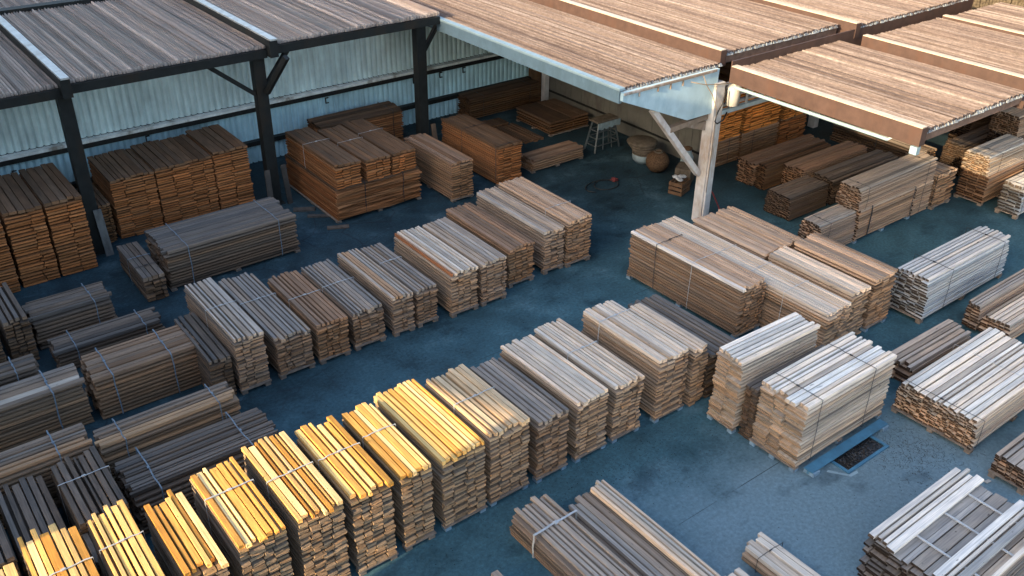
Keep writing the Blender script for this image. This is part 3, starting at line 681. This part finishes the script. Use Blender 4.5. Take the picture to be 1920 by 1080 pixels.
B('x', 2.20, 4.86, 13.05, 14.36, .02, .84, 'dark', 'wide dark rounded bundle with two straps just behind the sunlit row', LL, n_top=10, straps=((.16, BS, .024), (.80, BS, .024)), toprag=.10, rnd_top=.3)
B('y', 1.22, 2.02, 12.75, 14.48, .02, 1.10, 'dark', 'dark gapped planks with a thin strap behind the third sunlit stack', LL, n_top=7, toprag=.10, straps=((.62, WS, .018),))
B('y', .32, 1.08, 12.85, 14.48, .02, .96, 'dark', 'bare dark gapped planks behind the second sunlit stack', LL, n_top=6, toprag=.14)
B('y', -.6, .26, 12.7, 14.2, .02, 1.08, 'dark', 'bare dark planks in the photo edge corner behind the first sunlit stack', LL, n_top=6, toprag=.12)
B('y', 1.1, 1.7, 11.98, 12.7, .02, .9, 'dark', 'dark low planks in the gap behind the sunlit row', LL, n_top=5)
# ---- cluster beside the aisle end
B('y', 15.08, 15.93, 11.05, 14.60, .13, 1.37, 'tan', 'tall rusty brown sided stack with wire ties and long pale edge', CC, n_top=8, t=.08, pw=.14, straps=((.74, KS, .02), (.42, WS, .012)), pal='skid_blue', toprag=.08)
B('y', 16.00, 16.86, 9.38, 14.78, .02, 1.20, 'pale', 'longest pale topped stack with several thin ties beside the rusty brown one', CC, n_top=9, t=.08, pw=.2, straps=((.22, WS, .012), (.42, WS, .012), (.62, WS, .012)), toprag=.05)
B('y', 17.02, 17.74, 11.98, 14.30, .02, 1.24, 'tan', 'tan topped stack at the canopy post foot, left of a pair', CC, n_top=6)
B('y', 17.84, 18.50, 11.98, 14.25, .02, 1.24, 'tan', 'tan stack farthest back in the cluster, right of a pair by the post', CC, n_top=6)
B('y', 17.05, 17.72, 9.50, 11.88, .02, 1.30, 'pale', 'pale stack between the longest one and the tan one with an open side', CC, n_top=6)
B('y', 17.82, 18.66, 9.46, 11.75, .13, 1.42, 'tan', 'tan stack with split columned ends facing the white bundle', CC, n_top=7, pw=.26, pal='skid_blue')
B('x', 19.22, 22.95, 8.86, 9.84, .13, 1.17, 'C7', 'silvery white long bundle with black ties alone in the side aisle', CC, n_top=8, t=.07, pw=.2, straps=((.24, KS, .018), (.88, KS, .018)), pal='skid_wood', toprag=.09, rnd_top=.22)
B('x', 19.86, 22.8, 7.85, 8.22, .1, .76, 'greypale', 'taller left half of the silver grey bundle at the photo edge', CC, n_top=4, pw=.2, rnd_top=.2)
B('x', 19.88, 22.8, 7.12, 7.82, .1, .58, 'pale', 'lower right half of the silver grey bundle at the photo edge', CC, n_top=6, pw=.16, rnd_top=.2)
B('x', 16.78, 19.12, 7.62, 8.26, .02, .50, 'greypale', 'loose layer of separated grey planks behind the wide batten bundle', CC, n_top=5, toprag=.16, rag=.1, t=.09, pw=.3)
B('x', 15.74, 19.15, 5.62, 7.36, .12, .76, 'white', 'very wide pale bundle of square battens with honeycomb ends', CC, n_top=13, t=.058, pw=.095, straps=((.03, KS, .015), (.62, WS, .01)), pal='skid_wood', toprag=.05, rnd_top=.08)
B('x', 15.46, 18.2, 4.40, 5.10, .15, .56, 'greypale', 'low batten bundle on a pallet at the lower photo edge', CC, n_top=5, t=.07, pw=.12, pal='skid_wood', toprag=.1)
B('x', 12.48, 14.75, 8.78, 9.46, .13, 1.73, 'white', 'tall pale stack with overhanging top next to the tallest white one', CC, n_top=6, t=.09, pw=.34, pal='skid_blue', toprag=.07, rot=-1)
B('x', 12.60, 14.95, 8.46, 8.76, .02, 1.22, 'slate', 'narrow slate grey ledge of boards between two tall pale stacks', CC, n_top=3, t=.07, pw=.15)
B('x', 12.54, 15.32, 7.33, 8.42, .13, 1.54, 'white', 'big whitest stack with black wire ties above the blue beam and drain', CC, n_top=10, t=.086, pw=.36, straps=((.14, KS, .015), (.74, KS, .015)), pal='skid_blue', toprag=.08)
# ---- near the canopy, right side
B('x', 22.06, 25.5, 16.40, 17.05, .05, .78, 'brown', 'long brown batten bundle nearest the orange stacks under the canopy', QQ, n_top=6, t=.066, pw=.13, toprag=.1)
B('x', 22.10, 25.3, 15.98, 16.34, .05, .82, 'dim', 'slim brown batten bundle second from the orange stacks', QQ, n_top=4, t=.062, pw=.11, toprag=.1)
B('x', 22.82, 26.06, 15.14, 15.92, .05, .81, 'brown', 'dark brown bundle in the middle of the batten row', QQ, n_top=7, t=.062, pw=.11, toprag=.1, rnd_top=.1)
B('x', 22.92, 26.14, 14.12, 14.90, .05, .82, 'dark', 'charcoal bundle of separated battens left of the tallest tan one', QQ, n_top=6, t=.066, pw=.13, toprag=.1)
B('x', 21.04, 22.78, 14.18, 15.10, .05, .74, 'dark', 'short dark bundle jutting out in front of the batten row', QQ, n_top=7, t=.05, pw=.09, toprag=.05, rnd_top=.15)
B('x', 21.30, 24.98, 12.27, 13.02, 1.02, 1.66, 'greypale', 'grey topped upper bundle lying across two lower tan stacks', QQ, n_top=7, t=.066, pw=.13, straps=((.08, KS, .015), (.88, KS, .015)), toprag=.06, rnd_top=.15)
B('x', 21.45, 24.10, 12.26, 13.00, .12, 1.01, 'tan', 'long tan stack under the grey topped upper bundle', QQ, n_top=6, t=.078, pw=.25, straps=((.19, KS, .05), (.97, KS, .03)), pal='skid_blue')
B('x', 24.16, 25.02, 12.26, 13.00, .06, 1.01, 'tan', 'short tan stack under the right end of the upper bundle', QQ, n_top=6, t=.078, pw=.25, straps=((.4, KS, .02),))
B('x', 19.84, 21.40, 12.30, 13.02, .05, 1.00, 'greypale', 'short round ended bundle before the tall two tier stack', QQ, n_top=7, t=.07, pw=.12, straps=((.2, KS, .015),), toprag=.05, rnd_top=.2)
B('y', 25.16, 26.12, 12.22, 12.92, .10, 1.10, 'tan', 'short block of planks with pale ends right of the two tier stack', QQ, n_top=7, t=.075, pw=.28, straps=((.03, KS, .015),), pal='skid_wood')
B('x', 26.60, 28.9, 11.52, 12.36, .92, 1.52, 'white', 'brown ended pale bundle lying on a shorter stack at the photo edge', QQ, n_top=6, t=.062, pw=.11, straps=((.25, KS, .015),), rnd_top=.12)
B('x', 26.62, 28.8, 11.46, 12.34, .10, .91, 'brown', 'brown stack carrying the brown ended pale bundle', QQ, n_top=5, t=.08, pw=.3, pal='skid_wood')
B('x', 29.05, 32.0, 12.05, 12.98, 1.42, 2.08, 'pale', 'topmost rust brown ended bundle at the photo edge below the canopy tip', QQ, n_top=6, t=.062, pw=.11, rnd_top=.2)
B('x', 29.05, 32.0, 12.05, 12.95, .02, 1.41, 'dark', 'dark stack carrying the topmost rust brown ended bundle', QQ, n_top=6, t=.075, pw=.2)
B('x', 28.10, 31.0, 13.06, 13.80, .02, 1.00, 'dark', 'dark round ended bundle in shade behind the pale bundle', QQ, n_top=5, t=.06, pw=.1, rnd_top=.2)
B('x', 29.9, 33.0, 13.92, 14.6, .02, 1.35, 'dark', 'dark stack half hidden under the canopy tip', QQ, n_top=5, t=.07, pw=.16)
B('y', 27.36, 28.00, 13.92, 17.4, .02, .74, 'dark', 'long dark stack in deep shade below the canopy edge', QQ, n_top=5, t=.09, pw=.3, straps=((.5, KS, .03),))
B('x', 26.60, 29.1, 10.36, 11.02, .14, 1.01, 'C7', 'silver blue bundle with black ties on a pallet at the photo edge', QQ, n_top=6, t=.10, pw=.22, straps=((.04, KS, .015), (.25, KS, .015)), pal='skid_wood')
# ---- under the canopy
B('x', 22.20, 23.34, 18.10, 18.95, .02, .92, 'brown', 'lower brown stack behind the pale canopy post', PP, n_top=6, t=.09, pw=.35, straps=((.55, KS, .02),))
B('x', 23.46, 25.30, 18.10, 18.95, .02, .92, 'brown', 'lower long brown stack in the middle under the canopy', PP, n_top=6, t=.09, pw=.35, straps=((.3, KS, .02),))
B('y', 25.42, 26.80, 18.10, 19.9, .02, .96, 'orange', 'lower orange stack at the right end under the canopy', PP, n_top=7, t=.07, pw=.42, straps=((.5, KS, .02),))
B('y', 22.16, 23.26, 18.06, 19.8, .94, 2.62, 'bright', 'glowing orange upper stack right behind the pale canopy post', PP, n_top=6, t=.075, pw=.38)
B('y', 23.44, 25.18, 18.06, 19.8, .94, 2.66, 'bright', 'widest glowing orange upper stack under the canopy', PP, n_top=9, t=.085, pw=.42)
B('y', 25.42, 26.00, 18.06, 19.8, .98, 2.60, 'bright', 'narrow glowing orange upper stack, second from the right end', PP, n_top=4, t=.075, pw=.28)
B('y', 26.08, 26.80, 18.06, 19.8, .98, 2.60, 'bright', 'glowing orange upper stack at the right end under the canopy', PP, n_top=5, t=.075, pw=.34)
# ---- open asphalt in front
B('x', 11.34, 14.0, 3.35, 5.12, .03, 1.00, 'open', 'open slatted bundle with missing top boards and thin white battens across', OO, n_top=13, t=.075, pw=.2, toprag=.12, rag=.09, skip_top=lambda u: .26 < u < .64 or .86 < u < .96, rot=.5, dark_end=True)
B('y', 7.26, 8.18, 6.0, 9.30, .02, .52, 'greypale', 'grey plank bundle with a white strap on the open asphalt', OO, n_top=7, t=.075, pw=.16, toprag=.12, rag=.1, straps=((.80, WS, .04),), rnd_top=.35)
B('y', 8.24, 8.74, 6.0, 8.95, .02, .40, 'greypale', 'loose dark planks between the strapped bundle and the pale planks', OO, n_top=4, t=.09, pw=.16, toprag=.14, rag=.1)
B('y', 8.76, 9.12, 5.8, 8.95, .02, .52, 'pale', 'four long pale planks at the right of the strapped grey bundle', OO, n_top=4, t=.11, pw=.12, toprag=.08, rag=.06)
B('y', 10.02, 10.64, 4.1, 6.50, .02, .30, 'pale', 'low bundle of pale thick planks at the bottom of the open asphalt', OO, n_top=4, t=.09, pw=.16, toprag=.08, straps=((.86, KS, .01),), rnd_top=.3)
B('y', 9.22, 9.66, 4.2, 6.22, .02, .30, 'pale', 'few planks peeking in at the bottom edge beside the pale planks', OO, n_top=3, t=.09, pw=.16)
B('y', 6.36, 6.52, 6.2, 8.62, .005, .20, 'greypale', 'single plank tip at the bottom edge left of the strapped bundle', OO, n_top=1, t=.1, pw=.16)
# single boards whose colour stands out
def tint(start, which, col):
    root = [o for o in COL.objects if o.get('label', '').startswith(start)][0]
    bs = sorted((o for o in root.children if o.name.startswith('board')), key=lambda o: (-round(o.location.z, 2), o.location.x))
    zt = max(o.location.z for o in bs); top = sorted((o for o in bs if o.location.z > zt - .035), key=lambda o: o.location.x)
    for i in which: top[i].color = col + (1,)
    return top
tint('pale grey stack with one rusty', (0,), (.36, .15, .07))
tint('narrow tan streaked', (1, 2), (.42, .27, .17))
tint('tall strapped bundle with one pale', (3,), (.46, .40, .34))
tint('strapped bundle with tan lower', (-1, -2), (.36, .23, .14))
tint('grey bundle with tan edge', (-1, -2), (.38, .25, .15))
tint('tall rusty brown sided', (0,), (.66, .64, .61))
# ------------------------------------------------------------------ the open bundle's thin cross battens
ob = [o for o in COL.objects if o.get('label', '').startswith('open slatted bundle')][0]
for ly in (-.72, .12, .86):
    st = MB().bar((-.62, ly, .905), (.78, ly - .02, .905), .035, .022).build('batten', M['strap_white'], ob)
# blue steel beam below the white stack
bm = empty('steel_beam', (13.9, 7.16, 0)); tag(bm, 'blue steel beam lying on two feet along the whitest stack', 'beam')
MB().box(-1.2, -.10, .085, 1.25, .10, .105).build('top_flange', M['beam_blue'], bm)
MB().box(-1.2, -.02, .022, 1.25, .02, .084).build('web', M['beam_blue'], bm)
for x in (-1.19, 1.05): MB().box(x, -.135, 0, x + .19, .10, .083).build('foot', M['skid_blue'], bm)
# drain pit
dr = empty('drain_pit', (14.0, 6.93, 0)); tag(dr, 'rectangular drain pit with steel frame full of wet chips', 'drain')
for a in ((-.66, -.24, .66, -.18), (-.66, .18, .66, .24), (-.66, -.179, -.60, .179), (.60, -.179, .66, .179)):
    MB().box(a[0], a[1], .0, a[2], a[3], .030).build('frame', M['beam_blue'], dr)
MB().box(-.598, -.178, .004, .598, .178, .008).build('pit_floor', M['pit'], dr)
ch = MB()
for i in range(420):
    x, y = rnd.uniform(-.56, .56), rnd.uniform(-.16, .16); s_ = rnd.uniform(.006, .022); a = rnd.uniform(0, 3.14)
    p = Vector((x, y, .012 + rnd.random() * .012)); dv = Vector((math.cos(a) * s_, math.sin(a) * s_, rnd.uniform(-.006, .006)))
    ch.bar(p - dv, p + dv, s_ * .8, .005)
tag(ch.build('wet_chips', M['chip'], dr), kind='stuff')
ap = MB(); i0 = 0
ap.v = [(13.05, 6.98, .004), (13.32, 6.62, .004), (13.52, 6.60, .004), (13.55, 6.66, .004), (13.34, 6.68, .004), (13.12, 7.0, .004)]
ap.f = [(0, 1, 2, 3, 4, 5)]; ap.mi = [0]; ap.fa = [0]
tag(ap.build('mortar_smear', M['blue_dull2']), 'pale mortar smear on the asphalt beside the drain frame', 'smear')
# bark crumbs and dust on the asphalt
cr = MB()
def crumbs(cx, cy, sx, sy, n, s0=.003, s1=.010):
    for _ in range(n):
        x, y = rnd.gauss(cx, sx), rnd.gauss(cy, sy); s_ = rnd.uniform(s0, s1); a = rnd.uniform(0, 3.14)
        p = Vector((x, y, .006)); dv = Vector((math.cos(a) * s_, math.sin(a) * s_, 0)); cr.bar(p - dv, p + dv, s_ * .5, .007)
crumbs(14.9, 6.3, .5, .45, 520); crumbs(11.0, 9.2, .9, .5, 300); crumbs(9.6, 9.5, 1.6, .35, 260); crumbs(13, 6, 1.5, .8, 150)
crumbs(7.6, 9.6, 1.2, .3, 160); crumbs(12, 14.6, 3, .8, 120); crumbs(9, 20.5, 2, .6, 160); crumbs(20, 10.4, 2.5, .4, 120)
for _ in range(130):
    x, y = rnd.gauss(14.95, .5), rnd.gauss(6.3, .45); a = rnd.gauss(.5, .7); L_ = rnd.uniform(.03, .11)
    pts = [(x + L_ * (q - 1) * math.cos(a + .4 * q), y + L_ * (q - 1) * math.sin(a + .4 * q), .006) for q in range(3)]
    cr.tube(pts, .002, 4)
tag(cr.build('bark_crumbs', M['chip']), kind='stuff')
# trestle stool
ts = empty('metal_trestle', (20.5, 21.55, 0)); tag(ts, 'small pale metal trestle stand on the shed floor', 'trestle')
for sx in (-1, 1):
    for sy in (-1, 1):
        MB().bar((sx * .55, sy * .26, 0), (sx * .34, sy * .15, 1.0), .05, .05).build('leg', M['alu'], ts)
for z, f in ((.22, .9), (.46, .78), (.70, .64)):
    hx = .55 - .21 * z; hy = .26 - .11 * z
    for sy in (-1, 1): MB().bar((-hx, sy * hy, z), (hx, sy * hy, z), .03, .035).build('rung', M['alu'], ts)
    for sx in (-1, 1): MB().bar((sx * hx, -hy, z), (sx * hx, hy, z), .03, .035).build('rung', M['alu'], ts)
for x in (-.14, .16): MB().bar((x * 1.3, -.25, .05), (x, -.165, .95), .028, .028).build('upright', M['alu'], ts)
MB().box(-.46, -.22, 1.0, .46, .22, 1.06).build('top_board', M['canvas'], ts)
cl = MB()
for i in range(9):
    x = -.44 + i * .11; cl.box(x, -.245 - .012 * (i % 2), .76 + .05 * rnd.random(), x + .108, -.226, .995)
tag(cl.build('hanging_rag', M['bucket']), 'grey rag draped over the front of the metal trestle', 'rag').location = (20.5, 21.55, 0)
# baskets, sacks and pails by the side wall
def basket(loc, r, h, label, mtk, name='wicker_basket', cat='basket'):
    e = empty(name, loc); tag(e, label, cat)
    prof = [(r * .62, 0), (r * .9, h * .3), (r, h * .65), (r * .94, h), (r * .88, h), (r * .8, h * .4)]
    MB().lathe(prof, n=22).build('basket_body', M[mtk], e, smooth=True)
    MB().tube([(r * .95 * math.cos(a), r * .95 * math.sin(a), h) for a in [2 * math.pi * k / 20 for k in range(20)]], .025, 6, True).build('rim', M['canvas'], e)
    return e
b1 = basket((20.75, 19.85, .0), .36, .34, 'round pale blue bucket holding folded canvas by the side wall', 'bucket', 'round_bucket', 'bucket')
cv = MB()
for k in range(4): cv.lathe([(.30 + .06 * k, 0), (.36 + .05 * k, .05), (.30 + .05 * k, .09)], (0.03 * k, .06 * k, .35 + .08 * k), 18)
tag(cv.build('canvas_bundle', M['canvas'], smooth=True), 'brown folded canvas heaped in the pale blue bucket', 'canvas').location = (20.75, 19.85, 0)
e = empty('wicker_ball', (20.6, 19.05, 0)); tag(e, 'round woven brown ball basket in front of the bucket', 'basket')
MB().lathe([(.08, .0), (.24, .05), (.35, .2), (.38, .35), (.34, .5), (.22, .62), (.1, .66)], n=22).build('basket_body', M['wicker'], e, smooth=True)
MB().tube([(.12 * math.cos(a), .12 * math.sin(a), .665) for a in [2 * math.pi * k / 14 for k in range(14)]], .03, 6, True).build('rim', M['canvas'], e)
e = empty('cardboard_box', (20.75, 18.0, 0), .5); tag(e, 'battered brown box behind the foot of the pale post brace', 'box')
bx = MB(); bx.box(-.3, -.25, 0, .3, .25, .5).build('box_body', M['canvas'], e)
MB().bar((-.3, -.26, .5), (.28, -.5, .56), .02, .34, (1, 0, 0)).build('flap', M['canvas'], e)
e = empty('wood_crate', (20.0, 17.5, 0), .3); tag(e, 'small dark slatted crate leaning by the pale post foot', 'crate')
c_ = MB()
for z in (.02, .16, .30):
    for sy in (-.22, .2): c_.box(-.3, sy, z, .3, sy + .02, z + .10)
    for sx in (-.3, .28): c_.box(sx, -.2, z, sx + .02, .2, z + .10)
c_.build('crate_slats', M['brown_wall'], e)
for sx in (-.27, .25):
    for sy in (-.198, .178): MB().box(sx, sy, 0, sx + .02, sy + .02, .42).build('corner_post', M['brown_wall'], e)
rg = MB()
for k in range(6): rg.lathe([(.02, 0), (.08, .02), (.1, .05), (.05, .09)], (rnd.uniform(-.12, .12), rnd.uniform(-.12, .12), .415 + .012 * k), 9)
tag(rg.build('white_rag', M['strap_white'], smooth=True), 'crumpled white rag on the small dark crate', 'rag').location = (20.0, 17.5, 0)
e = empty('milk_churn', (21.35, 18.5, 0)); tag(e, 'pale blue churn with brown lid behind the slanting brace', 'churn')
MB().lathe([(.17, 0), (.2, .05), (.2, .5), (.13, .66), (.11, .74)], n=18).build('churn_body', M['bucket'], e, smooth=True)
MB().lathe([(.13, .742), (.14, .8), (.06, .84)], n=18).build('lid', M['wicker'], e, smooth=True)
# red rope tangle and hoses on the shed floor
pts = []
for k in range(46): pts.append((18.95 + .13 * math.sin(k * 1.9) * (1 - k / 90), 19.25 + .09 * math.cos(k * 1.35), .02 + .002 * k))
tag(MB().tube(pts, .010, 5).build('rope_tangle', M['red'], smooth=True), 'tangled red rope lying on the shed floor', 'rope')
pts = [(18.7 - .5 * math.sin(k * .35) - .02 * k, 19.2 + .35 * math.cos(k * .35), .015 + .001 * k) for k in range(26)]
tag(MB().tube(pts, .016, 5).build('hose', M['rubber'], smooth=True), 'black hose coiled beside the red rope', 'hose')
tag(MB().tube([(19.5, 15.3, .02), (19.8, 15.6, .05), (19.9, 16.1, .5), (19.75, 16.4, .9)], .025, 6).build('stick', M['red'], smooth=True), 'reddish bent stick leaning behind the pale post foot', 'stick')
# offcuts by the second steel post, boards stood against the posts
def plank(a, b, w, h, label, col, name='plank', cat='plank', up=(0, 0, 1)):
    o = MB().bar(a, b, w, h, up).build(name, WOOD); o.color = col + (1,); tag(o, label, cat); return o
plank((10.1, 22.6, .03), (11.0, 22.0, .03), .14, .04, 'short grey offcut on the asphalt left of the sheet stack', (.09,.085,.08), 'offcut', 'offcut')
plank((10.2, 21.6, .025), (10.75, 21.35, .025), .16, .04, 'small brown offcut nearest the sheet stack corner', (.11,.09,.075), 'offcut', 'offcut')
plank((9.95, 23.2, .03), (10.5, 22.9, .03), .2, .05, 'square offcut by the second steel post foot', (.08,.075,.07), 'offcut', 'offcut')
plank((9.52, 23.72, .0), (9.56, 23.83, 1.15), .16, .04, 'grey plank stood against the left of the second steel post', (.07, .066, .062), up=(0, 1, 0))
plank((10.1, 23.7, .0), (10.06, 23.83, 1.2), .15, .04, 'slimmer grey plank stood against the right of the second steel post', (.06, .057, .053), up=(0, 1, 0))
plank((4.86, 23.6, .0), (4.84, 23.83, 1.25), .2, .05, 'dark plank stood in front of the first steel post', (.12, .125, .125), up=(0, 1, 0))
plank((15.28, 23.6, .0), (15.24, 23.83, 1.3), .15, .05, 'brown plank stood against the third steel post', (.12, .085, .06), up=(0, 1, 0))
plank((13.0, 13.55, .02), (13.06, 13.5, .02), .1, .03, 'tiny dark scrap on the aisle asphalt', (.08, .08, .08), 'scrap', 'scrap')
plank((17.9, 5.35, .02), (18.0, 5.3, .02), .07, .03, 'tiny pale scrap between the batten bundles', (.5, .48, .45), 'scrap', 'scrap')
plank((15.2, 5.0, .02), (15.32, 4.98, .02), .06, .02, 'tiny pale scrap beside the low batten bundle', (.5, .48, .45), 'scrap', 'scrap')
